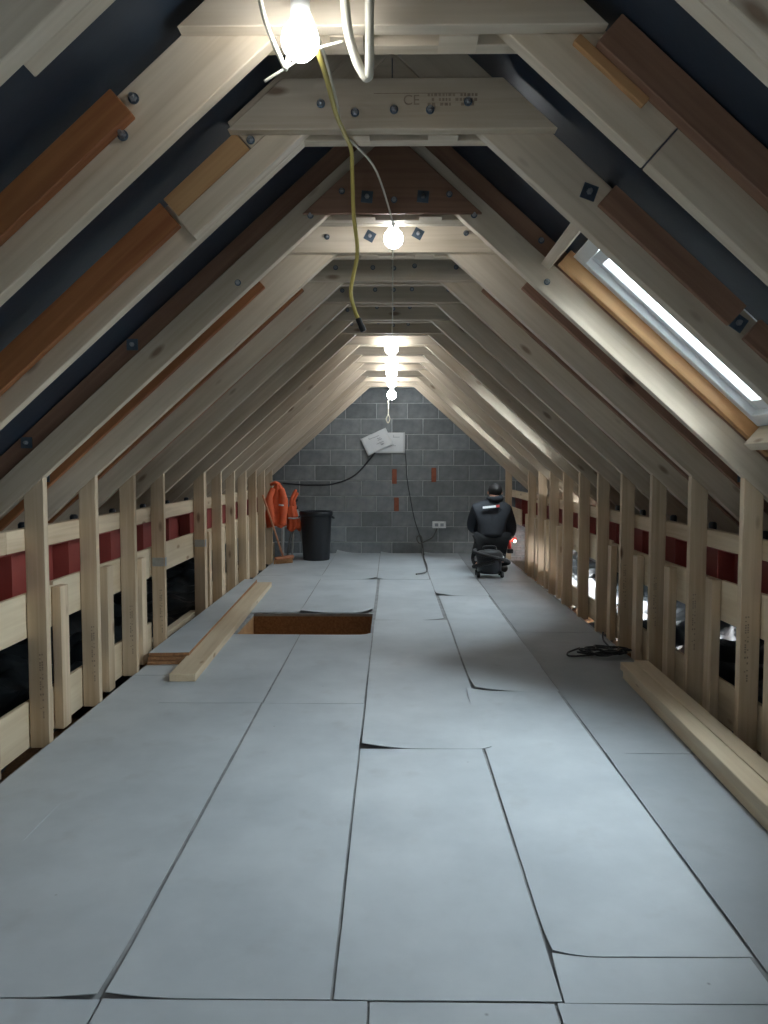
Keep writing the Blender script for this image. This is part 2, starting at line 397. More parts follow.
# ------------------------------------------------------------------ structure: floor
HOLE = (-1.20, -0.165, 5.76, 6.60)
def build_floor():
    fl = thing('floor', (0, 4, 0), 'grey film covered board floor of the loft', None, None, 'structure')
    bm = bmesh.new()
    for lo, hi in (((-1.585, YF, -0.022), (1.60, HOLE[2], 0)), ((-1.585, HOLE[3], -0.022), (1.60, YB, 0)),
                   ((-1.585, HOLE[2], -0.022), (HOLE[0], HOLE[3], 0)), ((HOLE[1], HOLE[2], -0.022), (1.60, HOLE[3], 0))):
        add_box(bm, lo, hi)
    bmesh.ops.recalc_face_normals(bm, faces=bm.faces)
    o = link('deck', to_mesh(bm, 'deck'), M['deck'], fl)
    # the sides and bottom of the open hatch
    x0, x1, y0, y1 = HOLE
    box('hatch_lining', (x0 - 0.02, y1, -0.30), (x1 + 0.02, y1 + 0.02, -0.0225), M['chip'], fl)
    box('hatch_lining', (x0 - 0.02, y0 - 0.02, -0.30), (x1 + 0.02, y0, -0.0225), M['chip'], fl)
    box('hatch_joist', (x0 - 0.045, y0 + 0.0005, -0.24), (x0 - 0.0005, y1 - 0.0005, -0.0225), M['tan'], fl)
    box('hatch_joist', (x1 + 0.0005, y0 + 0.0005, -0.24), (x1 + 0.045, y1 - 0.0005, -0.0225), M['tan'], fl)
    box('hatch_base', (x0 - 0.045, y0 - 0.02, -0.32), (x1 + 0.045, y1 + 0.02, -0.3002), M['chip'], fl)
    # protective sheets: x0,x1,y0,y1 and lifted corners (corner index 0..3 = x0y0,x1y0,x1y1,x0y1 ; size ; lift)
    sh = [(-1.57, -1.255, 1.77, 4.60, ()), (-1.57, -0.70, YF + .1, 1.757, ()), (-1.252, -0.705, 1.765, 4.055, ((1, .25, .02),)),
          (-1.252, -0.70, 4.065, 5.75, ()), (-1.57, -1.256, 4.61, 6.6, ()), (-1.57, -0.81, 6.62, 8.9, ()), (-1.57, -0.82, 8.91, 11.2, ()),
          (-0.69, -0.06, YF + .1, 1.757, ()), (-0.69, -0.15, 1.765, 4.05, ((0, .22, .03),)), (-0.69, -0.15, 4.06, 5.74, ((2, .1, .03),)),
          (-0.80, -0.165, 6.62, 8.58, ((0, .3, .05), (1, .16, .07))), (-0.81, -0.175, 8.60, 11.2, ((3, .35, .10), (1, .2, .05))),
          (-0.05, 0.385, YF + .1, 1.753, ()), (-0.138, 0.405, 1.765, 3.395, ()), (-0.14, 0.452, 3.405, 6.30, ((0, .28, .05), (1, .06, .02))),
          (-0.135, 0.43, 6.31, 8.58, ((1, .2, .03),)), (-0.165, 0.42, 8.595, 11.2, ((0, .18, .03), (3, .2, .05))),
          (0.395, 0.925, YF + .1, 1.753, ()), (0.415, 0.925, 1.76, 1.925, ((3, .14, .03),)), (0.42, 0.936, 1.935, 4.29, ((3, .2, .04), (0, .12, .03))),
          (0.465, 0.945, 4.30, 7.5, ((0, .3, .05),)), (0.44, 0.957, 7.51, 11.2, ((0, .3, .05), (3, .2, .06))),
          (0.947, 1.57, YF + .1, 3.345, ((3, .14, .012),)), (0.950, 1.57, 3.355, 5.83, ()), (0.965, 1.57, 5.84, 8.4, ((3, .2, .03),)), (0.965, 1.57, 8.41, 11.2, ())]
    for i, (x0, x1, y0, y1, cur) in enumerate(sh):
        x0 -= 0.001; x1 += 0.001; y0 -= 0.002; y1 += 0.002
        nx = max(4, int((x1 - x0) / 0.045)); ny = max(4, int((y1 - y0) / 0.06))
        bm = bmesh.new(); grid = []
        cs = [(x0, y0), (x1, y0), (x1, y1), (x0, y1)]
        for j in range(ny + 1):
            row = []
            for k in range(nx + 1):
                u, v_ = k / nx, j / ny
                x = x0 + (x1 - x0) * u; y = y0 + (y1 - y0) * v_
                ex = mnoise.noise(V((x * 1.3 + i * 7, y * 0.9, 3.1))) * 0.005
                eu = (1 - u) ** 8 + u ** 8
                z = 0.0035 + (mnoise.noise(V((x * 2.2, y * 1.7, i * 1.7))) + 1) * 0.0014
                z += eu * max(0, mnoise.noise(V((x + i * 3, y * 2.3, 0.7)))) * 0.005
                xx = x + ex * eu * (-1 if u > .5 else 1) ; yy = y
                for ci, rad, lift in cur:
                    d = math.hypot(x - cs[ci][0], (y - cs[ci][1]) * 0.7)
                    if d < rad:
                        q = (1 - d / rad) ** 2; z += 0.5 * lift * q
                        xx += (0.1 * lift * q) * (1 if ci in (0, 3) else -1); yy += 0.08 * lift * q * (1 if ci in (0, 1) else -1)
                row.append(bm.verts.new((xx, yy, z)))
            grid.append(row)
        for j in range(ny):
            for k in range(nx):
                bm.faces.new((grid[j][k], grid[j][k + 1], grid[j + 1][k + 1], grid[j + 1][k]))
        r = bmesh.ops.extrude_face_region(bm, geom=bm.faces[:])
        bmesh.ops.translate(bm, verts=[g for g in r['geom'] if isinstance(g, bmesh.types.BMVert)], vec=(0, 0, 0.0022))
        bmesh.ops.recalc_face_normals(bm, faces=bm.faces)
        for e in bm.edges:
            if len(e.link_faces) == 2 and e.calc_face_angle() > 0.6: e.smooth = False
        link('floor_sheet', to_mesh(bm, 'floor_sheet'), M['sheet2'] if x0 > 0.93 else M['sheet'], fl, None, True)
    return fl
FLOOR = build_floor()
tag(box('floor', (-3.6, YF - 0.1, -0.45), (3.6, YB + 0.1, -0.33), M['chip']), 'ceiling of the storey below, under the eaves', None, None, 'structure')

# ------------------------------------------------------------------ structure: gable walls
def clip_roof(bm, margin=0.0):
    for sx in (-1, 1):
        g = bm.verts[:] + bm.edges[:] + bm.faces[:]
        bmesh.ops.bisect_plane(bm, geom=g, plane_co=(0, 0, CR - margin), plane_no=(sx * S, 0, 1), clear_outer=True)
        bd = [e for e in bm.edges if len(e.link_faces) == 1]
        if bd: bmesh.ops.contextual_create(bm, geom=bd)

def gable(name, y, side, label):
    bm = bmesh.new(); add_box(bm, (-3.4, min(y, y + side * .1), -0.5), (3.4, max(y, y + side * .1), 3.2)); clip_roof(bm)
    bmesh.ops.recalc_face_normals(bm, faces=bm.faces)
    o = link(name, to_mesh(bm, name), M['mortar']); tag(o, label, None, None, 'structure'); return o
WB = gable('wall_back', YB, 1, 'bare grey concrete block gable wall at the far end')
def build_blocks():
    bh, bw, j = 0.225, 0.45, 0.011
    cache = {}
    z = -0.06; row = 0
    while z < 2.9:
        x = -2.25 - (0.225 if row % 2 else 0)
        while x < 2.3:
            x0, x1, z0, z1 = x + j / 2, x + bw - j / 2, z + j / 2, z + bh - j / 2
            ax = 0 if x0 * x1 < 0 else min(abs(x0), abs(x1))
            if z0 < CR - S * ax - 0.25 and not (abs(x0) > 1.95 and abs(x1) > 1.95):
                top = CR - S * max(abs(x0), abs(x1))
                clip = z1 > top - 0.02
                if not clip and 'b' in cache: me = cache['b']
                else:
                    bm = bmesh.new(); add_box(bm, (0, -0.007, 0), (x1 - x0, 0.02, z1 - z0))
                    if clip:
                        bmesh.ops.translate(bm, verts=bm.verts, vec=(x0, 0, z0)); clip_roof(bm, 0.01)
                        bmesh.ops.translate(bm, verts=bm.verts, vec=(-x0, 0, -z0))
                    if len(bm.faces) < 4: bm.free(); x += bw; continue
                    bmesh.ops.bevel(bm, geom=[e for e in bm.edges], offset=0.004, segments=1, affect='EDGES')
                    bmesh.ops.recalc_face_normals(bm, faces=bm.faces)
                    me = to_mesh(bm, 'block'); me.materials.append(M['block'])
                    if not clip: cache['b'] = me
                dy = random.uniform(-0.003, 0.003)
                link('block', me, None, WB, Matrix.Translation((x0, YB + dy, z0)))
            x += bw
        z += bh; row += 1
    for bx, bz, hh in ((0.0, 1.02, 0.215), (0.575, 1.045, 0.21), (0.03, 0.62, 0.2)):
        box('brick', (bx, YB - 0.016, bz), (bx + 0.07, YB + 0.01, bz + hh), M['brick'], WB, 0.004)
build_blocks()
gable('wall_front', YF, -1, 'plain gable wall behind the camera')

# ------------------------------------------------------------------ structure: roof
def build_roof():
    rf = thing('ceiling', (0, 4, 0), 'dark membrane roof slopes over the rafters', None, None, 'structure')
    for sx in (-1, 1):
        bm = bmesh.new()
        xs = [0.0, 3.72]; ys = [YF - 0.1, YB + 0.1]; holes = []
        if sx > 0:
            xs = sorted(set(xs + [SX0, SX1, 2.35, 2.75]))
            holes = [(SX0, SX1, a, b) for a, b in SKYL] + [(2.35, 2.75, 7.5, 8.2), (2.35, 2.75, 10.45, 10.75)]
            for h in holes: ys += [h[2], h[3]]
        else:
            xs = sorted(set(xs + [SX0, SX1])); holes = [(SX0, SX1, -1.3, -0.5)]  # opening for the added window behind the camera
            ys += [-1.3, -0.5]
        ys = sorted(set(ys))
        n = V((sx * SI, 0, CO)) * 0.03
        for a, b in zip(xs, xs[1:]):
            for c, d in zip(ys, ys[1:]):
                if any(h[0] <= a + 1e-6 and b - 1e-6 <= h[1] and h[2] <= c + 1e-6 and d - 1e-6 <= h[3] for h in holes): continue
                lo = [V((sx * x, y, CR - S * x)) for x, y in ((a, c), (b, c), (b, d), (a, d))]
                v0 = [bm.verts.new(p) for p in lo]; v1 = [bm.verts.new(p + n) for p in lo]
                bm.faces.new(v0); bm.faces.new(v1[::-1])
                for k in range(4): bm.faces.new((v0[k], v0[(k + 1) % 4], v1[(k + 1) % 4], v1[k]))
        bmesh.ops.recalc_face_normals(bm, faces=bm.faces)
        link('roof_membrane', to_mesh(bm, 'roof_membrane'), M['membrane'], rf)
    return rf
build_roof()

def slope(sx, x, y, off):
    """point over soffit abscissa x (distance from the ridge line), 'off' square to the slope"""
    return V((sx * (x + off * SI), y, C0 - S * x + off * CO))

def build_skylight(i, y0, y1, label, sx=1):
    wn = thing('window_%d' % (i + 1), slope(sx, 0.9, (y0 + y1) / 2, RD), label, None, None, 'structure')
    d = V((sx * CO, 0, -SI)); n = V((sx * SI, 0, CO)); Y = V((0, 1, 0))
    xa = SX0 - RD * SI; xb = SX1 - RD * SI             # soffit abscissae under the opening edges
    f = 0.055
    def fr(name, xs, xe, ya, yb, o0, th, m):
        p0 = slope(sx, xs, ya, o0); p1 = slope(sx, xe, ya, o0)
        return timber(name, p0, p1, n, th, yb - ya, Y, m, wn, bevel=0.003)
    e = y1 - 0.047                                       # room face of the trimmer
    fr('window_frame', xa, xb, e - 0.042, e - 0.0005, RD - 0.02, 0.085, M['white'])
    fr('window_frame', xa, xb, y0 + 0.005, y0 + 0.045, RD - 0.02, 0.085, M['white'])
    fr('window_frame', xa, xa + 0.045, y0 + .0455, e - .0425, RD - 0.02, 0.085, M['white'])
    fr('window_frame', xb - 0.05, xb, y0 + .0455, e - .0425, RD - 0.02, 0.085, M['white'])
    fr('sash', xa + 0.047, xb - 0.052, e - 0.078, e - 0.043, RD + 0.012, 0.045, M['white'])
    fr('sash', xa + 0.047, xb - 0.052, y0 + 0.047, y0 + 0.08, RD + 0.012, 0.045, M['white'])
    fr('sash', xa + 0.047, xa + 0.085, y0 + .0805, e - .0785, RD + 0.012, 0.045, M['white'])
    fr('sash', xb - 0.09, xb - 0.052, y0 + .0805, e - .0785, RD + 0.012, 0.045, M['white'])
    fr('pane', xa + 0.0855, xb - 0.0905, y0 + .081, e - .079, RD + 0.03, 0.006, M['glass'])
    # timber trimmers around the opening
    fr('trimmer', xa - 0.02, xb + 0.10, y1 - 0.046, y1 - 0.001, RD - 0.078, 0.076, M['tan'])
    p0 = slope(sx, xa - 0.065, y0 + 0.001, RD - 0.12)
    timber('header', p0, p0 + Y * (y1 - y0 - 0.003), n, 0.115, 0.045, d, M['new'], wn)
    p0 = slope(sx, xb + 0.001, y0 + 0.001, RD - 0.12)
    timber('header', p0, p0 + Y * (y1 - y0 - 0.06), n, 0.115, 0.045, d, M['new'], wn)
    # portal so that the skylight is sampled well
    ld = bpy.data.lights.new('skylight_portal', 'AREA'); ld.shape = 'RECTANGLE'
    ld.size = (xb - xa) * NRM; ld.size_y = y1 - y0; ld.cycles.is_portal = True
    lo = bpy.data.objects.new('skylight_portal', ld); COL.objects.link(lo)
    c = slope(sx, (xa + xb) / 2, (y0 + y1) / 2, RD + 0.12)
    R = Matrix((d, n.cross(d), n)).transposed().to_4x4()
    lo.matrix_basis = Matrix.Translation(c) @ R
for i, (a, b) in enumerate(SKYL):
    build_skylight(i, a, b, ['nearest white framed roof window on the right slope', 'middle roof window on the right slope, seen as a lit strip',
                             'farthest roof window on the right slope near the block wall', 'added unseen roof window behind the camera'][i])  # the last window is added, out of view, to light the foreground
build_skylight(4, -1.3, -0.5, 'added unseen roof window on the left slope behind the camera', -1)  # also added out of view as foreground fill

# ------------------------------------------------------------------ roof trusses
ORD = ['nearest', 'second', 'third', 'fourth', 'fifth', 'sixth', 'seventh', 'eighth', 'ninth', 'tenth', 'eleventh', 'twelfth', 'thirteenth', 'fourteenth', 'fifteenth', 'sixteenth']
TL = {0: 'nearest roof truss, only its pale rafters crossing the top corners of view',
      1: 'second roof truss from the camera, its collar carrying the nearest lamp',
      2: 'third roof truss from the camera, its collar stamped and bolted',
      3: 'fourth roof truss from the camera, brown upper rafters, beside the big roof window'}
def rafter(name, tr, sx, xa, xb, o0, wd, ya, th, m, plumb=True, square=False):
    """piece along a slope, soffit abscissa xa..xb, lower edge o0 above the soffit line, wd deep"""
    n = V((sx * SI, 0, CO))
    clips = []
    if plumb: clips = [((0, 0, 0), (-sx, 0, 0))]       # plumb cut at the ridge
    return timber(name, slope(sx, xa, ya, o0), slope(sx, xb, ya, o0), n, wd, th, (0, 1, 0), m, tr, clips)

def collar(tr, y, th, m, z0=COLLAR - 0.004, z1=COLLAR + 0.158, inset=0.06, name='collar'):
    half = (CR - z0) / S
    clips = [((0, 0, CR - inset), (sx * S, 0, 1)) for sx in (-1, 1)]
    return timber(name, (-half, y, z0), (half, y, z0), (0, 0, 1), z1 - z0, th, (0, 1, 0), m, tr, clips)

def build_truss(k):
    y = TY[k]
    tr = thing('roof_truss', (0, y, 0), TL.get(k, '%s roof truss from the camera, pale bolted rafters and collar' % ORD[k]), 'roof truss', 'roof trusses along the loft')
    low = 2.55
    for sx in (-1, 1):
        if k == 3:
            rafter('rafter', tr, sx, -0.3, low, 0.0, 0.12, y, RT, M['new'])
            rafter('old_rafter', tr, sx, -0.3, low, 0.1205, 0.08, y + 0.012, 0.04, M['brown'])
        elif k == 2 and sx < 0:
            rafter('rafter', tr, sx, -0.3, 0.665, 0.0, 0.083, y + 0.001, RT - 0.002, M['new'])
            rafter('rafter', tr, sx, -0.3, 0.415, 0.084, 0.115, y + 0.001, RT - 0.002, M['new'])
            rafter('packing', tr, sx, 0.418, 0.66, 0.084, 0.075, y + 0.001, RT - 0.002, M['tan'], False)
            rafter('rafter', tr, sx, 0.1, low, 0.0, 0.155, y + RT, RT, M['new'], False)
            rafter('old_rafter', tr, sx, 0.672, low, 0.066, 0.098, y + 0.012, 0.034, M['old'], False)
        elif k == 2:
            rafter('rafter', tr, sx, -0.3, low, 0.0, 0.158, y + 0.001, RT, M['new'])
            rafter('packing', tr, sx, -0.3, 0.06, 0.1585, 0.04, y + 0.001, RT, M['new'])
            rafter('old_rafter', tr, sx, 0.627, 1.067, 0.08, 0.085, y - 0.022, 0.022, M['brown'], False)
            rafter('old_rafter', tr, sx, 1.115, low, 0.08, 0.085, y - 0.022, 0.022, M['brown'], False)
        elif k == 1 and sx > 0:
            rafter('rafter', tr, sx, -0.3, 0.652, 0.0, 0.17, y + 0.001, RT, M['new'])
            rafter('rafter', tr, sx, 0.656, low, 0.0, 0.17, y + 0.001, RT, M['new'], False)
            rafter('old_rafter', tr, sx, 0.437, low, 0.112, 0.09, y - 0.045, 0.045, M['brown'], False)
            rafter('packing', tr, sx, 0.40, 0.578, 0.085, 0.0265, y - 0.02, 0.0202, M['tan'], False)
        elif k == 1:
            rafter('rafter', tr, sx, -0.3, low, 0.0, 0.165, y + 0.001, RT, M['new'])
            rafter('old_rafter', tr, sx, 0.60, low, 0.088, 0.082, y - 0.035, 0.035, M['old'], False)
        elif k == 0:
            rafter('rafter', tr, sx, -0.3, low, 0.0, 0.19, y, RT, M['new'])
            rafter('splice', tr, sx, 0.15, 0.688 if sx < 0 else low, 0.0, 0.19, y + RT + 0.0005, RT, M['new'], False)
        else:
            rafter('rafter', tr, sx, -0.3, low, 0.0, 0.19, y + 0.001, RT, M['new'])
            st = random.uniform(0.42, 0.62)
            rafter('old_rafter', tr, sx, st, low, 0.115, 0.085, y - 0.036, 0.036, M['old'] if sx < 0 else M['brown'], False)
    if k == 3:
        collar(tr, y + RT + 0.0005, 0.046, M['new'])
        collar(tr, y + RT + 0.047, 0.046, M['new'])
        # added plate at the ridge, its brown stands in for shade on pale timber
        timber('ridge_shade_plate', (-0.6, y - 0.02, COLLAR + 0.004), (0.6, y - 0.02, COLLAR + 0.004), (0, 0, 1), 0.5, 0.0195, (0, 1, 0), M['brown'], tr,
               [((0, 0, C0 + 0.07 * NRM), (s_ * S, 0, 1)) for s_ in (-1, 1)])
    else:
        collar(tr, y - 0.0455, 0.045, M['new'])
        collar(tr, y + RT + 0.0015, 0.045, M['new'], inset=0.065)
    if k in (1, 2):
        for sx in (-1, 1):
            timber('ridge_gusset', (sx * 0.0015, y + 0.004, 2.44), (sx * 0.32, y + 0.004, 2.44), (0, 0, 1), 0.22, RT - 0.008, (0, 1, 0), M['new'], tr,
                   [((0, 0, C0 - 0.002), (sx * S, 0, 1))])
    # joint packers showing under the collar soffit
    for px, w_ in ((-0.16, 0.085), (0.12, 0.10)):
        if k in (1, 2, 3, 4):
            box('packer', (px, y + 0.002, COLLAR - 0.006), (px + w_, y + RT + 0.035, COLLAR - 0.0005), M['new'], tr)
    # bolts
    yb = y - 0.0455 if k != 3 else y - 0.02
    if k <= 8:
        if k == 3:
            for bx, bz, pl in ((-0.22, 2.48, 0), (0.25, 2.465, 0), (-0.11, 2.455, 1), (0.135, 2.455, 1), (0.008, 2.442, 0)): bolt(bx, yb, bz, tr, pl, 0.1)
            for sx in (-1, 1):
                for xx in (0.33, 0.654): 
                    p = slope(sx, xx, y, 0.045); bolt(p.x, y, p.z, tr)
                for xx in ((1.053, 1.541) if sx < 0 else (0.549, 1.3)): 
                    p = slope(sx, xx, y + 0.012, 0.165); bolt(p.x, y + 0.012, p.z, tr, sx < 0)
        elif k == 2:
            for bx, bz, pl in ((-0.232, 2.456, 0), (-0.121, 2.427, 0), (0.006, 2.436, 0), (0.123, 2.435, 0), (0.246, 2.46, 0)): bolt(bx, yb, bz, tr, pl)
            bolt(0.654, y, 2.188, tr, True, 0.35); bolt(1.158, y, 1.758, tr, True, 0.6)
            bolt(-0.47, y, 2.36, tr)
        elif k == 1:
            bolt(-0.664, y, 2.222, tr); bolt(-0.694, y, 2.13, tr); bolt(0.03, yb, 2.47, tr, True)
        elif k > 3:
            for bx, bz in ((-0.335, 2.46), (-0.114, 2.46), (0.01, 2.45), (0.133, 2.46), (0.379, 2.46)):
                bolt(bx, yb, bz + random.uniform(-.012, .012), tr, k == 4 and abs(abs(bx) - .12) < .02, 0.5)
            for sx in (-1, 1):
                p = slope(sx, 1.72, y - 0.036, 0.16); bolt(p.x, y - 0.036, p.z, tr, True)
    return tr
TR = [build_truss(k) for k in range(len(TY))]

def text_mesh(name, s, size, m, parent, mw):
    cu = bpy.data.curves.new(name, 'FONT'); cu.body = s; cu.size = size; cu.extrude = 0.0004
    tmp = bpy.data.objects.new(name, cu); COL.objects.link(tmp)
    dg = bpy.context.evaluated_depsgraph_get()
    me = bpy.data.meshes.new_from_object(tmp.evaluated_get(dg))
    bpy.data.objects.remove(tmp); me.materials.clear()
    return link(name, me, m, parent, mw)
RX = Matrix.Rotation(math.pi / 2, 4, 'X')
yc = TY[2] - 0.0457
def dashes(name, parent, mw, L, H, rows, m, dens=0.7):
    """small printed grading marks too fine to read"""
    bm = bmesh.new(); rnd = random.Random(len(name) + int(L * 1000))
    for r in range(rows):
        z = -H / 2 + H * (r + 0.2) / rows; x = 0
        while x < L:
            wd = rnd.uniform(0.004, 0.011)
            if rnd.random() < dens: add_box(bm, (x, -0.0006, z), (x + wd, 0.0002, z + H / rows * 0.6))
            x += wd + 0.004
    tag(link(name, to_mesh(bm, name), m, parent, mw), None, None, None, 'stuff')
text_mesh('stamp_lettering', 'CE', 0.045, M['stamp'], TR[2], Matrix.Translation((0.035, yc, 2.452)) @ RX)
dashes('stamp_print', TR[2], Matrix.Translation((0.115, yc, 2.468)), 0.16, 0.045, 3, M['stamp'])
box('stamp_line', (-0.06, yc - 0.0005, 2.487), (0.24, yc + 0.0003, 2.489), M['stamp'], TR[2])

# ------------------------------------------------------------------ stud walls
def side_wall(sx):
    side = 'left' if sx < 0 else 'right'
    wl = thing('wall_' + side, (sx * (WX + 0.05), 5, 0), 'open timber stud wall along the %s side' % side, None, None, 'structure')
    Y = V((0, 1, 0))
    skip = (7,) if sx < 0 else (13, 14)
    end = 14 if sx < 0 else 15
    ks = [k for k in range(1, len(TY)) if k not in skip and k <= end]
    clipz = [((0, 0, C0 - 0.001), (sx * S, 0, 1))]
    for k in ks:
        y = TY[k] + 0.002
        x0 = sx * WX
        timber('stud', (x0, y, -0.02), (x0, y, 1.5), (sx, 0, 0), 0.09, 0.042, (0, 1, 0), M['stud'], wl, clipz)
        if (sx < 0 and k in (7, 8)) :      # doubled stud beside the wide bay
            timber('stud', (x0, y - 0.0435, -0.02), (x0, y - 0.0435, 1.5), (sx, 0, 0), 0.09, 0.042, (0, 1, 0), M['stud'], wl, clipz)
        if k in (3, 4, 5, 6) :
            mw = Matrix.Translation((x0 + sx * 0.03, y - 0.0003, 0.12 if sx < 0 else 0.3)) @ Matrix.Rotation(-math.pi / 2, 4, 'Y')
            dashes('grade_stamp', wl, mw, 0.3, 0.022, 2, M['stamp'], 0.5)
    xr = WX + 0.0915
    # continuous rail on top of the steel beam
    z0, z1 = (0.895, 0.995) if sx < 0 else (0.855, 0.945)
    ys = [1.0, 3.3, 6.6, 9.0, YB - 0.02]
    for a, b in zip(ys, ys[1:]):
        timber('rail', (sx * xr, a, z0), (sx * xr, b - 0.004, z0), (0, 0, 1), z1 - z0, 0.045, (sx, 0, 0), M['stud'], wl)
    # boards fixed behind the studs, with short uprights and low boards
    for a, b in [(2.0, 3.75), (3.755, 5.25), (5.255, 6.62), (6.625, 9.6)] if sx < 0 else [(2.0, 3.9), (3.905, 5.85), (5.855, 7.6), (7.605, 9.3), (10.0, 11.1)]:
        hz = random.uniform(-0.012, 0.012)
        timber('board', (sx * (xr + 0.003), a, 0.50 + hz), (sx * (xr + 0.003), b, 0.50 + hz), (0, 0, 1), 0.205, 0.022, (sx, 0, 0), M['board'], wl)
    for a, b in [(2.0, 5.28), (6.56, 10.9)] if sx < 0 else [(2.0, 5.3), (7.7, 9.3)]:
        timber('low_board', (sx * (xr + 0.003), a, -0.02), (sx * (xr + 0.003), b, -0.02), (0, 0, 1), 0.215, 0.022, (sx, 0, 0), M['board'], wl)
    if sx < 0: timber('sole_plate', (sx * (xr + .002), 5.33, 0.0), (sx * (xr + .002), 6.52, 0.0), (0, 0, 1), 0.045, 0.06, (sx, 0, 0), M['board'], wl)
    else: timber('low_board', (sx * (xr + 0.003), 5.31, 0), (sx * (xr + 0.003), 7.69, 0), (0, 0, 1), 0.17, 0.022, (sx, 0, 0), M['board'], wl)
    for k in range(2, 13):
        if sx < 0 and k in (6, 7): continue
        if sx > 0 and k in (7, 8): continue
        y = (TY[k] + TY[k + 1]) / 2 - 0.02 + random.uniform(-0.03, 0.03)
        if sx > 0: y = TY[k + 1] - 0.20 + random.uniform(-0.03, 0.02)
        timber('short_upright', (sx * (WX + 0.045), y, -0.02), (sx * (WX + 0.045), y, 0.70 + random.uniform(-.02, .01)), (0, 1, 0), 0.09, 0.0455, (sx, 0, 0), M['stud'], wl)
    # steel nail plates and bolt blocks
    if sx < 0:
        for k, z in ((6, 0.585), (8, 0.60)):
            yy = TY[k] + 0.001 - (0.0435 if k == 8 else 0)
            box('nail_plate', (-WX - 0.085, yy - 0.003, z), (-WX - 0.005, yy, z + 0.06), M['steel'], wl)
            box('nail_plate', (-WX - 0.0, yy, z), (-WX + 0.003, yy + 0.04, z + 0.06), M['steel'], wl)
    return wl
WL = side_wall(-1); WR = side_wall(1)

def steel_beam(sx):
    side = 'left' if sx < 0 else 'right'
    x = sx * 1.80; yl, yh = 0.6, YB - 0.05
    z0, z1 = 0.50, (0.894 if sx < 0 else 0.854)
    b = thing('steel_beam', (x, 5, z0), 'red oxide painted steel beam behind the %s stud wall' % side, 'beam', 'steel beams along the eaves')
    box('web', (x - 0.004, yl, z0 + 0.0125), (x + 0.004, yh, z1 - 0.0125), M['red'], b)
    for za, zb in ((z0, z0 + 0.012), (z1 - 0.012, z1)):
        box('flange', (min(x - sx * 0.10, x + sx * .08), yl, za), (max(x - sx * 0.10, x + sx * .08), yh, zb), M['red'], b)
    y = 2.2
    while y < 10.5:                      # web stiffeners
        lo, hi = sorted((x - sx * 0.0045, x - sx * 0.09))
        box('stiffener', (lo, y, z0 + 0.0125), (hi, y + 0.008, z1 - 0.0125), M['red'], b)
        y += 0.61
    for y in TY[2:12]:
        lathe('anchor_bolt', [(0.028, 0), (0.028, 0.05), (0.022, 0.055), (0.022, 0.10), (0.014, 0.11), (0, 0.11)], (x + sx * .02, y + 0.30, z1), M['blackp'], b, 12)
    return b
steel_beam(-1); steel_beam(1)

# ------------------------------------------------------------------ eaves
def crumple(name, x0, x1, y0, y1, z, amp, m, label, cat, n=0.06, zs=0.0):
    nx = int(abs(x1 - x0) / n); ny = int((y1 - y0) / n); bm = bmesh.new(); g = []
    for j in range(ny + 1):
        r = []
        for i in range(nx + 1):
            x = x0 + (x1 - x0) * i / nx; y = y0 + (y1 - y0) * j / ny
            h = mnoise.turbulence(V((x * 3, y * 3, 1.3)), 4, False) * amp
            r.append(bm.verts.new((x, y, z + h + zs * i / nx)))
        g.append(r)
    for j in range(ny):
        for i in range(nx): bm.faces.new((g[j][i], g[j][i + 1], g[j + 1][i + 1], g[j + 1][i]))
    bmesh.ops.recalc_face_normals(bm, faces=bm.faces)
    at = V(((x0 + x1) / 2, (y0 + y1) / 2, z)); origin_mesh(bm, at)
    o = link(name, to_mesh(bm, name), m, None, Matrix.Translation(at), True)
    return tag(o, label, cat)
crumple('plastic_sheeting', -3.1, -1.75, 0.5, 11.1, -0.10, 0.16, M['foil'], 'dark crumpled plastic sheeting on the floor of the left eaves', 'sheeting', 0.07)
crumple('plastic_sheeting', 1.75, 3.2, 0.5, 6.85, -0.10, 0.16, M['foil'], 'dark crumpled plastic sheeting on the floor of the right eaves', 'sheeting', 0.08)
crumple('plastic_sheeting', 2.2, 3.2, 6.9, 11.0, -0.10, 0.14, M['foil'], 'dark plastic sheeting beyond the white foil in the right eaves', 'sheeting', 0.08)
crumple('foil_insulation', 1.75, 2.15, 6.9, 9.3, -0.06, 0.22, M['wfoil'], 'bright white foil insulation lying in the right eaves', 'insulation', 0.06)
def brick_leaf():
    o = thing('brick_wall', (2.0, 11.15, -0.1), 'low pale brick wall in the far right eaves beside the kneeling person', 'wall')
    box('mortar', (1.66, 11.10, -0.1), (2.75, 11.20, 0.60), M['mortar'], o)
    me = shared_mesh('pale_brick', lambda bm: (add_box(bm, (0, -0.014, 0), (0.213, 0.02, 0.065)), bmesh.ops.bevel(bm, geom=bm.edges[:], offset=0.003, segments=1, affect='EDGES')), M['wbrick'])
    for r in range(9):
        for c in range(4):
            link('brick', me, None, o, Matrix.Translation((1.67 + c * 0.225 + (0.11 if r % 2 else 0), 11.10, -0.09 + r * 0.075)))
brick_leaf()

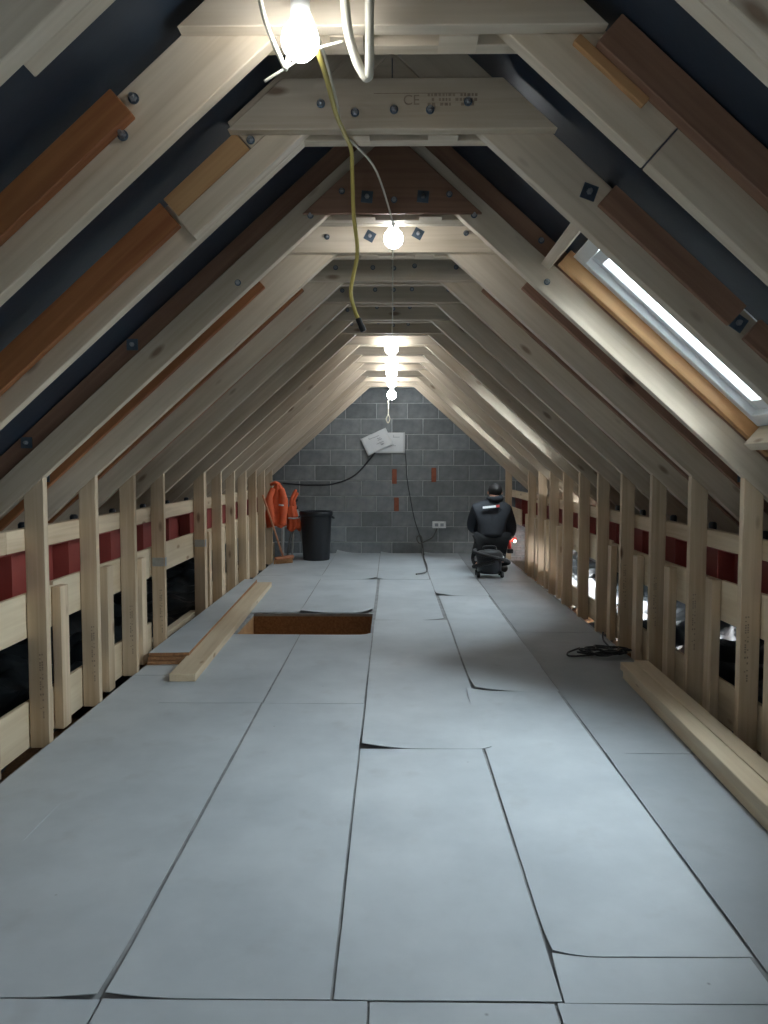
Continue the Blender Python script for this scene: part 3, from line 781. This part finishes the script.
# ------------------------------------------------------------------ lamps
def bulb_lamp(x, y, z, label, r=0.045, m='bulb'):
    t = thing('festoon_lamp', (x, y, z), label, 'lamp', 'string of lit bulbs along the ridge')
    lathe('bulb', [(0, -r), (r * 0.5, -r * 0.87), (r * 0.87, -r * 0.5), (r, 0), (r * 0.87, r * 0.5), (r * 0.6, r * 0.85), (r * 0.4, r * 1.15)], (x, y, z), M[m], t, 16)
    lathe('socket', [(r * 0.42, r * 1.16), (r * 0.5, r * 1.2), (r * 0.5, r * 2.2), (r * 0.3, r * 2.5), (0, r * 2.5)], (x, y, z), M['socket'], t, 12)
    tube('hook', [(x, y, z + r * 2.5), (x + 0.012, y, z + r * 2.5 + 0.02), (x, y, z + r * 2.5 + 0.035)], 0.003, M['wcable'], t, 6)
    return t
LAMPS = [(-0.22, 1.90, 2.295, 'nearest and largest lit bulb, hanging before the second collar'),
         (0.006, 3.68, 2.345, 'lit bulb under the fourth collar, between two square washer plates'),
         (-0.005, 6.98, 2.335, 'topmost lit bulb of the distant bright cluster'),
         (-0.005, 7.98, 2.335, 'second lit bulb down in the distant bright cluster'),
         (-0.005, 8.80, 2.335, 'third lit bulb down in the distant bright cluster'),
         (-0.005, 9.85, 2.335, 'fourth lit bulb down in the distant bright cluster'),
         (-0.005, 10.45, 2.235, 'lowest lit bulb, hanging before the block wall'),
         (0.02, -0.6, 2.36, 'added unseen fill bulb behind the camera'), (0.02, -1.8, 2.36, 'added unseen fill bulb near the gable behind the camera')]  # these two are added out of view to fill the foreground with light
for x, y, z, l in LAMPS: bulb_lamp(x, y, z, l, 0.046 if y < 4 else 0.062, 'bulb_dim' if 0 < y < 3 else 'bulb')

# ------------------------------------------------------------------ cables
def cable(name, pts, r, m, label, n=8):
    o = tube(name, pts, r, m, None, n); return tag(o, label, 'cable')
pts = [(-0.22, 1.90, 2.44), (-0.19, 1.95, 2.35), (-0.18, 2.05, 2.355), (-0.165, 2.3, 2.35), (-0.16, 2.55, 2.352), (-0.13, 2.66, 2.366), (-0.06, 3.0, 2.40), (0.0, 3.4, 2.345), (0.006, 3.56, 2.352), (0.006, 3.68, 2.48), (0.004, 3.95, 2.363)]
for yy in TY[4:]:
    pts += [(0.003, yy + 0.02, 2.370), (0.003, yy + 0.32, 2.45 if yy < 10 else 2.40)]
pts[-1] = (-0.005, 10.45, 2.375)
cable('festoon_cable', pts, 0.0045, M['wcable'], 'thin pale cable linking the lit bulbs along the ridge', 6)
cable('hanging_flex', [(-0.02, 10.52, 2.36), (-0.05, 10.52, 2.15), (-0.052, 10.52, 1.99), (-0.08, 10.52, 1.92), (-0.055, 10.52, 1.865), (-0.03, 10.52, 1.92), (-0.052, 10.52, 1.985)], 0.008, M['wcable'], 'pale flex with a looped end hanging above the papers', 6)
yc_ = thing('hanging_cable', (-0.14, 2.74, 2.36), 'long yellow cable hanging down with a dark plug end', 'cable')
tube('flex', [(-0.21, 1.93, 2.40), (-0.187, 1.97, 2.315), (-0.175, 2.1, 2.31), (-0.168, 2.36, 2.33), (-0.155, 2.52, 2.345), (-0.14, 2.70, 2.36), (-0.139, 2.74, 2.30), (-0.135, 2.75, 2.16), (-0.122, 2.75, 2.03), (-0.145, 2.75, 1.90), (-0.132, 2.75, 1.83), (-0.118, 2.75, 1.795)], 0.007, M['ycable'], yc_)
tube('plug', [(-0.120, 2.75, 1.80), (-0.108, 2.75, 1.772), (-0.100, 2.75, 1.755)], [0.010, 0.011, 0.008], M['blackrub'], yc_)
cable('looped_cable', [(-0.125, 1.80, 2.50), (-0.116, 1.90, 2.43), (-0.108, 1.93, 2.34), (-0.09, 1.95, 2.28), (-0.070, 1.96, 2.245), (-0.060, 1.96, 2.24), (-0.056, 1.95, 2.255), (-0.056, 1.94, 2.33), (-0.055, 1.92, 2.38), (-0.052, 1.90, 2.43), (-0.05, 1.8, 2.50)], 0.0115, M['wcable'], 'thick cream cable hanging in a loop below the second collar', 10)
cable('thin_flex', [(-0.33, 1.75, 2.47), (-0.315, 1.85, 2.40), (-0.30, 1.89, 2.33), (-0.265, 1.93, 2.255), (-0.258, 1.93, 2.25), (-0.252, 1.93, 2.275), (-0.235, 1.93, 2.36), (-0.225, 1.93, 2.46)], 0.006, M['wcable'], 'thin cream flex beside the nearest bulb')
cable('cable_tie', [(-0.318, 1.97, 2.235), (-0.26, 1.97, 2.27), (-0.195, 1.97, 2.31), (-0.12, 1.96, 2.325)], 0.0035, M['wcable'], 'white cable tie strip below the nearest bulb', 6)
yw = YB - 0.012
cable('wall_cable', [(-0.25, yw - 0.05, 1.47), (-0.34, yw - .01, 1.36), (-0.55, yw, 1.14), (-0.85, yw, 1.02), (-1.2, yw, 1.0), (-1.6, yw, 1.03)], 0.011, M['dcable'], 'dark cable curving across the block wall left of the papers', 6)
cable('wall_flex', [(0.17, yw, 1.72), (0.20, yw, 1.4), (0.22, yw, 1.1), (0.27, yw, 0.8), (0.33, yw, 0.5), (0.40, yw - .02, 0.28), (0.46, yw - .06, 0.04), (0.46, yw - .3, 0.02)], 0.007, M['dcable'], 'thin dark flex running down the block wall to the floor', 6)
cable('socket_flex', [(0.66, yw - .03, 0.37), (0.60, yw - .03, 0.25), (0.52, yw - .06, 0.20), (0.40, yw - .1, 0.16), (0.36, yw - .1, 0.24), (0.42, yw - .1, 0.26), (0.45, yw - .1, 0.10), (0.44, 10.6, 0.02), (0.44, 9.6, 0.025), (0.40, 9.05, 0.025), (0.28, 8.85, 0.03)], 0.009, M['gcable'], 'grey flex trailing from the socket over the floor sheets', 6)

# ------------------------------------------------------------------ things on the back wall
sk = thing('wall_socket', (0.69, YB - 0.02, 0.37), 'white double socket box on the block wall', 'socket')
box('box', (0.59, YB - 0.06, 0.375), (0.79, YB - 0.011, 0.475), M['white'], sk, 0.006)
for dx in (0.625, 0.705):
    box('outlet', (dx, YB - 0.0625, 0.40), (dx + 0.05, YB - 0.0602, 0.445), M['ink'], sk)
def paper(name, cx, cz, w_, h_, rot, y, label):
    t = thing(name, (cx, y, cz - h_ / 2), label, 'paper', 'building drawings on the block wall')
    bm = bmesh.new(); n = 10
    g = [[bm.verts.new(((i / n - .5) * w_, -0.012 * (1 - math.cos((i / n - .5) * 3)) - 0.004 * math.sin(j * 1.2), (j / n - .5) * h_)) for i in range(n + 1)] for j in range(n + 1)]
    for j in range(n):
        for i in range(n): bm.faces.new((g[j][i], g[j][i + 1], g[j + 1][i + 1], g[j + 1][i]))
    r = bmesh.ops.extrude_face_region(bm, geom=bm.faces[:])
    bmesh.ops.translate(bm, verts=[q for q in r['geom'] if isinstance(q, bmesh.types.BMVert)], vec=(0, 0.0015, 0))
    mw = Matrix.Translation((cx, y, cz)) @ Matrix.Rotation(rot, 4, 'Y')
    link('sheet', to_mesh(bm, 'sheet'), M['paper'], t, mw, True)
    bm = bmesh.new(); rnd = random.Random(int(cx * 100))
    for k in range(7):
        a = (rnd.uniform(-.32, .1) * w_, rnd.uniform(-.35, .3) * h_); l = rnd.uniform(.1, .3) * w_
        add_box(bm, (a[0], -0.016, a[1]), (a[0] + l, -0.0148, a[1] + 0.006)); 
        if k % 2: add_box(bm, (a[0], -0.016, a[1]), (a[0] + 0.006, -0.0148, a[1] + l * 0.4))
    link('printed_lines', to_mesh(bm, 'printed_lines'), M['ink'], t, mw)
paper('drawing_sheet', -0.02, 1.615, 0.42, 0.30, 0.0, YB - 0.03, 'white drawing sheet hung square on the block wall')
paper('drawing_sheet', -0.22, 1.63, 0.40, 0.27, -0.42, YB - 0.055, 'white drawing sheet hung tilted over the other on the block wall')

# ------------------------------------------------------------------ loose timber on the floor
tb = timber('floor_plank', (-1.315, 4.46, 0.0085), (-1.425, 8.05, 0.0085), (1, 0, 0), 0.155, 0.047, (0, 0, 1), M['board'])
tb.matrix_basis = Matrix.Translation((0, 0, 0.0)) @ tb.matrix_basis
tag(tb, 'long pale timber plank lying along the floor past the open hatch', 'plank')
for i in range(0):
    o = box('floor_board', (-1.57, 4.87 + 0.012 * i, 0.009 + i * 0.0235), (-1.425 + 0.0, 8.10 - 0.02 * i, 0.009 + i * 0.0235 + 0.022), M['chip'])
    bpy.data.objects.remove(o)
def loose_board(i, label):
    z = 0.009 + i * 0.0232
    t = thing('floor_board', (-1.5, 6.4, z), label, 'board', 'boards stacked on the floor beside the left studs')
    pts = [(-1.568, 4.84 + 0.02 * i), (-1.325 + 0.006 * i, 4.86 + 0.02 * i), (-1.437, 8.12), (-1.568, 8.12)]
    def slab(nm, za, zb, m, g=0.0):
        bm = bmesh.new()
        a = [bm.verts.new((x, y, za)) for x, y in pts]; b = [bm.verts.new((x, y, zb)) for x, y in pts]
        bm.faces.new(a); bm.faces.new(b)
        for k in range(4): bm.faces.new((a[k], a[(k + 1) % 4], b[(k + 1) % 4], b[k]))
        bmesh.ops.recalc_face_normals(bm, faces=bm.faces); link(nm, to_mesh(bm, nm), m, t)
    slab('core', z, z + 0.0205, M['chip'])
    if i == 2: slab('film', z + 0.0207, z + 0.0222, M['sheet'])
for i, l in enumerate(('lowest of three brown boards stacked beside the left studs', 'middle of three brown boards stacked beside the left studs', 'top board of the stack beside the left studs, covered in grey film')):
    loose_board(i, l)
RS = [((1.385, 4.56), (1.29, 2.2), 0.175, 0.0, 'lowest of the pale timbers stacked along the right studs'),
      ((1.375, 4.58), (1.285, 2.2), 0.09, 0.048, 'inner of the two timbers on top of the stack along the right studs'),
      ((1.47, 4.62), (1.38, 2.2), 0.085, 0.048, 'outer top timber of the stack, nearest the right studs')]
for a, b, W_, z, l in RS:
    o = timber('loose_timber', (a[0], a[1], 0.009 + z), (b[0], b[1], 0.009 + z), (1, 0, 0), W_, 0.0465, (0, 0, 1), M['board'])
    tag(o, l, 'timber', 'timbers stacked along the right studs')

# coil of black cable on the floor
P = []
for i in range(64):
    a = i / 64 * 2 * math.pi * 4
    rr = 0.10 + 0.03 * math.sin(i * 1.7)
    P.append((1.40 + rr * 1.25 * math.cos(a) + 0.01 * i / 10, 5.13 + rr * 0.9 * math.sin(a), 0.017 + 0.008 * (i / 16) + 0.01 * abs(math.sin(i * .9))))
P = [(1.50, 5.42, 0.10), (1.48, 5.32, 0.06)] + P + [(1.22, 5.05, 0.02), (1.19, 5.15, 0.018), (1.3, 5.28, 0.02)]
cable('cable_coil', P, 0.0065, M['dcable'], 'tangled coil of black cable on the floor before the stacked timbers', 6)

# ------------------------------------------------------------------ far end: bin, broom, tripod, jacket
bk = thing('black_bin', (-1.03, 10.42, 0.008), 'tall black plastic bin with a rim standing before the block wall', 'bin')
lathe('body', [(0, 0), (0.175, 0), (0.18, 0.01), (0.212, 0.63), (0.212, 0.64), (0.203, 0.64), (0.172, 0.02), (0, 0.02)], (-1.03, 10.42, 0.008), M['blackp'], bk, 32)
lathe('rim', [(0.2125, 0.60), (0.224, 0.60), (0.226, 0.64), (0.222, 0.66), (0.212, 0.66), (0.2125, 0.641)], (-1.03, 10.42, 0.008), M['blackp'], bk, 32)
for s in (-1, 1):
    tube('handle', [(-1.04 + s * 0.218, 10.36, 0.595), (-1.04 + s * 0.25, 10.38, 0.575), (-1.04 + s * 0.25, 10.46, 0.575), (-1.04 + s * 0.218, 10.48, 0.595)], 0.009, M['blackp'], bk, 6)

br = thing('broom', (-1.43, 9.95, 0.01), 'wooden broom leaning on the last left studs, head on the floor', 'broom')
timber('head', (-1.53, 9.88, 0.06), (-1.31, 10.02, 0.075), (0, 0, 1), 0.04, 0.055, (0, 1, 0), M['handle'], br, bevel=0.008)
bm = bmesh.new(); rnd = random.Random(3)
for i in range(26):
    for j in range(3):
        u = i / 25; x = -1.525 + 0.21 * u; y = 9.895 + 0.135 * u + 0.018 * j
        add_tube(bm, [(x, y, 0.064 + .01 * u), (x + rnd.uniform(-.008, .008), y + rnd.uniform(-.01, .01), 0.0095)], 0.005, 4)
link('bristles', to_mesh(bm, 'bristles'), M['bristle'], br)
tube('pole', [(-1.42, 9.975, 0.09), (-1.475, 9.55, 0.51), (-1.535, 9.12, 0.93)], 0.013, M['handle'], br, 8, curve=False)

def drape(name, cx, cy, ztop, zbot, w0, w1, m, parent, seed, depth=0.07, closed=True):
    """a hanging garment: closed loop section, folds running down"""
    bm = bmesh.new(); n = 30; h = 22; rings = []
    for j in range(h + 1):
        t = j / h; z = ztop + (zbot - ztop) * t
        w_ = (w0 + (w1 - w0) * min(1, t * 1.6)) * (0.35 + 0.65 * min(1, (t * 5) ** 0.6)); r = []
        for i in range(n):
            a = 2 * math.pi * i / n
            f = 1 + (0.10 + 0.16 * t) * math.sin(a * 7 + seed + t * 1.5) + 0.12 * mnoise.noise(V((math.cos(a) * 1.5, math.sin(a) * 1.5, t * 4 + seed)))
            zz = z + (0.03 * math.sin(a * 3 + seed) * t)
            r.append(bm.verts.new((cx + w_ / 2 * math.cos(a) * f + 0.02 * math.sin(t * 5 + seed), cy + depth * math.sin(a) * f, zz)))
        rings.append(r)
    for a, b in zip(rings, rings[1:]):
        for i in range(n): bm.faces.new((a[i], a[(i + 1) % n], b[(i + 1) % n], b[i]))
    bm.faces.new(rings[0]); bm.faces.new(rings[-1])
    bmesh.ops.recalc_face_normals(bm, faces=bm.faces)
    return link(name, to_mesh(bm, name), m, parent, None, True)
jk = thing('orange_jacket', (-1.53, 9.92, 0.45), 'orange hi-vis jacket hanging from the last left stud', 'jacket')
drape('body', -1.50, 9.98, 1.05, 0.50, 0.15, 0.23, M['orange'], jk, 1.0, 0.05)
tube('sleeve', [(-1.44, 9.96, 0.98), (-1.40, 9.93, 0.85), (-1.41, 9.93, 0.66), (-1.425, 9.94, 0.52)], [0.045, 0.055, 0.05, 0.04], M['orange'], jk, 10)
tube('sleeve', [(-1.54, 9.96, 0.98), (-1.585, 9.90, 0.85), (-1.565, 9.90, 0.68), (-1.555, 9.90, 0.55)], [0.04, 0.05, 0.045, 0.04], M['orange'], jk, 10)
tube('collar', [(-1.57, 9.98, 1.04), (-1.51, 9.94, 1.065), (-1.46, 9.98, 1.04)], 0.022, M['orange'], jk, 8)
tube('reflective_band', [(-1.455, 9.875, 0.78), (-1.41, 9.872, 0.775), (-1.362, 9.93, 0.78)], 0.012, M['reflect'], jk, 6)

tp = thing('tripod', (-1.32, 10.55, 0.01), 'silver tripod with splayed legs standing left of the black bin', 'tripod')
for a in (0.5, 2.6, 4.5):
    fx, fy = -1.325 + 0.15 * math.cos(a), 10.5 + 0.15 * math.sin(a)
    lg = tube('leg', [(-1.325 + 0.03 * math.cos(a), 10.5 + 0.03 * math.sin(a), 0.70), ((-1.325 + fx) / 2, (10.5 + fy) / 2, 0.36), (fx, fy, 0.022)], 0.013, M['alu'], tp, 8, curve=False)
    lathe('foot', [(0.02, 0), (0.02, 0.02), (0.014, 0.03), (0, 0.03)], (fx, fy, 0.009), M['blackrub'], tp, 10)
lathe('head', [(0.045, 0), (0.045, 0.04), (0.02, 0.05), (0.02, 0.10), (0.04, 0.11), (0.04, 0.14), (0, 0.14)], (-1.325, 10.5, 0.69), M['blackp'], tp, 14)
vs = thing('orange_vest', (-1.325, 10.45, 0.45), 'orange hi-vis vest bundled over the tripod beside the bin', 'vest')
drape('body', -1.345, 10.40, 0.74, 0.42, 0.14, 0.17, M['orange'], vs, 4.0, 0.05)
for a, b in (((-1.36, 10.42, 0.70), (-1.30, 10.43, 0.96)), ((-1.32, 10.42, 0.70), (-1.28, 10.43, 0.92))):
    tube('strap', [a, ((a[0] + b[0]) / 2 - 0.03, 10.40, (a[2] + b[2]) / 2), b], [0.03, 0.022, 0.012], M['orange'], vs, 8)
tube('reflective_band', [(-1.40, 10.345, 0.58), (-1.32, 10.325, 0.575), (-1.265, 10.35, 0.58)], 0.012, M['reflect'], vs, 6)
lv = box('spirit_level', (-1.46, 10.10, 0.009), (-1.43, 10.145, 0.80), M['alu'], None, 0.004)
tag(lv, 'slim silver spirit level standing upright beside the orange jacket', 'level')

# ------------------------------------------------------------------ kneeling person
def skin_mesh(name, verts, edges, root, m, parent, sub=2):
    me = bpy.data.meshes.new(name)
    me.from_pydata([v[0] for v in verts], edges, [])
    o = bpy.data.objects.new(name, me); COL.objects.link(o)
    o.modifiers.new('skin', 'SKIN')
    for i, v in enumerate(verts):
        r = v[1]; d = me.skin_vertices[0].data[i]
        d.radius = r if isinstance(r, tuple) else (r, r); d.use_root = (i == root)
    s = o.modifiers.new('sub', 'SUBSURF'); s.levels = sub; s.render_levels = sub
    dg = bpy.context.evaluated_depsgraph_get(); dg.update()
    nm = bpy.data.meshes.new_from_object(o.evaluated_get(dg))
    bpy.data.objects.remove(o); bpy.data.meshes.remove(me)
    nm.name = name; nm.materials.clear()
    return link(name, nm, m, parent, None, True)

PX, PY = 1.20, 9.28
def P_(x, y, z): return (PX + x, PY + y, z)
person = thing('person', (PX, PY, 0.01), 'person in dark jacket and black trousers kneeling with back turned, far end', 'person')
# whole body, one continuous surface (skin shows at neck, head and hands)
J = dict(pel=P_(0.0, 0.0, .40), spine=P_(0.01, .09, .58), chest=P_(0.03, .16, .74), neck=P_(0.06, .21, .86), head0=P_(0.075, .25, .93), head1=P_(0.08, .26, .985),
         shl=P_(-.16, .16, .75), ell=P_(-.21, .28, .52), wrl=P_(-.02, .46, .40), shr=P_(.20, .17, .73), elr=P_(.28, .24, .50), wrr=P_(.27, .44, .34),
         hil=P_(-.10, .03, .37), knl=P_(-.13, .36, .10), anl=P_(-.15, -.06, .08), tol=P_(-.15, -.17, .045),
         hir=P_(.10, .03, .37), knr=P_(.15, .36, .10), anr=P_(.14, -.06, .08), tor=P_(.14, -.17, .045))
names = list(J)
R_ = dict(pel=.12, spine=.115, chest=.125, neck=.055, head0=.078, head1=.072, shl=.06, ell=.042, wrl=.03, shr=.06, elr=.042, wrr=.03,
          hil=.085, knl=.06, anl=.045, tol=.03, hir=.085, knr=.06, anr=.045, tor=.03)
E_ = [('pel', 'spine'), ('spine', 'chest'), ('chest', 'neck'), ('neck', 'head0'), ('head0', 'head1'), ('chest', 'shl'), ('shl', 'ell'), ('ell', 'wrl'),
      ('chest', 'shr'), ('shr', 'elr'), ('elr', 'wrr'), ('pel', 'hil'), ('hil', 'knl'), ('knl', 'anl'), ('anl', 'tol'), ('pel', 'hir'), ('hir', 'knr'), ('knr', 'anr'), ('anr', 'tor')]
vv = [(J[n], R_[n]) for n in names]; ee = [(names.index(a), names.index(b)) for a, b in E_]
for side, s in (('wrl', -1), ('wrr', 1)):            # palm and five fingers on each hand
    wp = V(J[side]); fwd = V((0.05 if s < 0 else 0.0, 0.9, -0.45)).normalized(); lat = V((1, 0, 0))
    palm = wp + fwd * 0.07
    vv.append((tuple(palm), (0.036, 0.018))); pi_ = len(vv) - 1; ee.append((names.index(side), pi_))
    for f_, (dx, L_) in enumerate(((-0.03, .06), (-0.011, .072), (0.009, .068), (0.028, .054))):
        k1 = palm + lat * dx + fwd * 0.025; k2 = k1 + (fwd + V((0, 0, -.3))).normalized() * L_ * .55; k3 = k2 + (fwd + V((0, -.3, -1.1))).normalized() * L_ * .45
        b_ = len(vv); vv += [(tuple(k1), .0095), (tuple(k2), .0088), (tuple(k3), .0075)]; ee += [(pi_, b_), (b_, b_ + 1), (b_ + 1, b_ + 2)]
    th = wp + fwd * 0.035 - lat * s * 0.03; t2 = th + (fwd - lat * s * 0.5).normalized() * 0.04
    b_ = len(vv); vv += [(tuple(th), .012), (tuple(t2), .0095)]; ee += [(names.index(side), b_), (b_, b_ + 1)]
skin_mesh('body', vv, ee, 0, M['skin'], person, 2)
# jacket
jn = ['pel', 'spine', 'chest', 'neck', 'shl', 'ell', 'wl', 'shr', 'elr', 'wr']
def mid(a, b, t): return tuple(V(J[a]).lerp(V(J[b]), t))
JV = [(P_(0.0, -.02, .37), (.195, .14)), (P_(0.01, .085, .58), (.185, .135)), (P_(0.03, .16, .74), (.17, .14)), (P_(0.065, .215, .885), (.08, .075)),
      (J['shl'], .095), (J['ell'], .078), (mid('ell', 'wrl', .88), .048), (J['shr'], .10), (J['elr'], .08), (mid('elr', 'wrr', .88), .05)]
skin_mesh('jacket', JV, [(0, 1), (1, 2), (2, 3), (2, 4), (4, 5), (5, 6), (2, 7), (7, 8), (8, 9)], 1, M['jacket'], person)
TV = [(P_(0, 0, .40), (.175, .13)), (J['hil'], .115), (J['knl'], .085), (mid('knl', 'anl', .9), .062), (J['hir'], .115), (J['knr'], .085), (mid('knr', 'anr', .9), .062)]
skin_mesh('trousers', TV, [(0, 1), (1, 2), (2, 3), (0, 4), (4, 5), (5, 6)], 0, M['trouser'], person)
for a, t in (('anl', 'tol'), ('anr', 'tor')):
    A = V(J[a]); T_ = V(J[t])
    skin_mesh('boot', [(tuple(A + V((0, .02, .0))), .058), (tuple(A.lerp(T_, .5)), .052), (tuple(T_ + V((0, -.03, .005))), .042)], [(0, 1), (1, 2)], 0, M['sole'], person)
# hair, ears, face
hc = V(J['head0']).lerp(V(J['head1']), .6)
bm = bmesh.new(); bmesh.ops.create_uvsphere(bm, u_segments=24, v_segments=16, radius=1.0)
for v in bm.verts:
    f = 1 + 0.04 * mnoise.noise(v.co * 4)
    v.co = V((v.co.x * .086 * f, v.co.y * .098 * f, v.co.z * .092 * f + 0.012))
bmesh.ops.delete(bm, geom=[v for v in bm.verts if v.co.y > 0.055 and v.co.z < 0.06 or v.co.z < -0.055], context='VERTS')
bmesh.ops.translate(bm, verts=bm.verts, vec=hc)
link('hair', to_mesh(bm, 'hair'), M['hair'], person, None, True)
for s in (-1, 1):
    lathe('ear', [(0, -.008), (.016, -.006), (.022, 0), (.016, .005), (0, .003)], hc + V((s * .086, .01, -.015)), M['skin'], person, 12, (s, -.3, 0))
    lathe('eye', [(0, -.010), (.008, -.006), (.011, 0), (.008, .006), (0, .010)], hc + V((s * .03, .073, 0.0)), M['white'], person, 10, (0, 1, 0))
tube('nose', [hc + V((0, .078, .012)), hc + V((0, .098, -.018)), hc + V((0, .082, -.026))], [.008, .013, .010], M['skin'], person, 8)
tube('mouth', [hc + V((-.025, .074, -.048)), hc + V((0, .08, -.05)), hc + V((.025, .074, -.048))], .005, M['redtool'], person, 6)
tube('hood', [P_(-.01, .20, .885), P_(.01, .135, .875), P_(.065, .115, .872), P_(.12, .14, .875), P_(.14, .21, .885)], [.03, .038, .042, .038, .03], M['jacket'], person, 10)
# white and red back print
lg = thing('x', (0, 0, 0)); bpy.data.objects.remove(lg)
def back_print(name, x0, x1, z0, z1, m, y):
    bm = bmesh.new(); n = 8; g = []
    for i in range(n + 1):
        x = x0 + (x1 - x0) * i / n
        yy = y + 0.9 * (x - PX - 0.02) ** 2
        tilt = 0.10 * (x - x0)
        g.append([bm.verts.new((x, yy + dy, z + tilt)) for z, dy in ((z0, -0.004), (z1, 0.012), (z1, 0.03), (z0, 0.03))])
    for a, b in zip(g, g[1:]):
        for k in range(4): bm.faces.new((a[k], a[(k + 1) % 4], b[(k + 1) % 4], b[k]))
    bm.faces.new(g[0]); bm.faces.new(g[-1])
    bmesh.ops.recalc_face_normals(bm, faces=bm.faces)
    link(name, to_mesh(bm, name), m, person)
PRINT_Y = PY + 0.0
back_print('back_print', PX - 0.10, PX + 0.055, 0.765, 0.79, M['white'], PRINT_Y)
back_print('back_print', PX + 0.062, PX + 0.10, 0.78, 0.81, M['redtool'], PRINT_Y)

# work tool with its light at the opening
tl = thing('cordless_tool', (1.50, 9.55, 0.02), 'red cordless tool with a glowing work light held by the kneeling person', 'tool')
box('battery', (1.455, 9.66, 0.18), (1.53, 9.76, 0.235), M['blackp'], tl, 0.006)
tube('grip', [(1.49, 9.71, 0.235), (1.485, 9.705, 0.30), (1.48, 9.70, 0.345)], [0.022, 0.02, 0.024], M['redtool'], tl, 10)
tube('motor', [(1.45, 9.67, 0.36), (1.50, 9.72, 0.36), (1.55, 9.77, 0.355), (1.57, 9.79, 0.355)], [0.034, 0.036, 0.03, 0.015], M['redtool'], tl, 12)
lathe('work_light', [(0, 0), (0.014, 0.002), (0.016, 0.012), (0, 0.018)], (1.548, 9.69, 0.335), M['led'], tl, 12, (0.3, -1, -0.2))

# ------------------------------------------------------------------ vacuum cleaner
vx, vy = 1.12, 8.80
vc = thing('vacuum_cleaner', (vx, vy, 0.009), 'black tub vacuum cleaner with coiled hose standing behind the kneeling person', 'vacuum cleaner')
lathe('tub', [(0, .045), (.125, .045), (.135, .06), (.145, .20), (.148, .22), (0, .22)], (vx, vy, 0.009), M['blackp'], vc, 28)
lathe('lid', [(.152, .2205), (.155, .235), (.15, .27), (.12, .30), (.06, .315), (0, .315)], (vx, vy, 0.009), M['blackrub'], vc, 28)
tube('handle', [(vx - .07, vy, .315), (vx - .06, vy, .355), (vx + .06, vy, .355), (vx + .07, vy, .315)], 0.012, M['blackp'], vc, 8)
for s in (-1, 1):
    lathe('clip', [(.012, 0), (.02, .01), (.02, .05), (.012, .06)], (vx + s * .15, vy, .19), M['alu'], vc, 8)
    for q in (-1, 1):
        wh = lathe('wheel', [(0, -.018), (.03, -.018), (.036, -.008), (.036, .008), (.03, .018), (0, .018)], (vx + s * .135, vy + q * .09, .0455), M['blackrub'], vc, 16, (1, 0, 0))
    box('wheel_arm', (vx + s * .12 - .012, vy - .1, .06), (vx + s * .12 + .012, vy + .1, .085), M['blackp'], vc, 0.004)
H_ = []
for i in range(40):
    a = i / 39 * 2 * math.pi * 1.35 + 2.6
    H_.append((vx + 0.20 * math.cos(a) + 0.02, vy - .02 + 0.13 * math.sin(a), 0.20 + 0.11 * math.sin(a * 0.5 + .4) + 0.001 * i))
bm = bmesh.new(); hp = spline(H_, 5)
add_tube(bm, hp, [0.021 + 0.003 * math.sin(i * 2.1) for i in range(len(hp))], 10)
bmesh.ops.recalc_face_normals(bm, faces=bm.faces)
link('hose', to_mesh(bm, 'hose'), M['blackrub'], vc, None, True)

for o in bpy.data.objects:
    if '_at' in o.keys(): del o['_at']
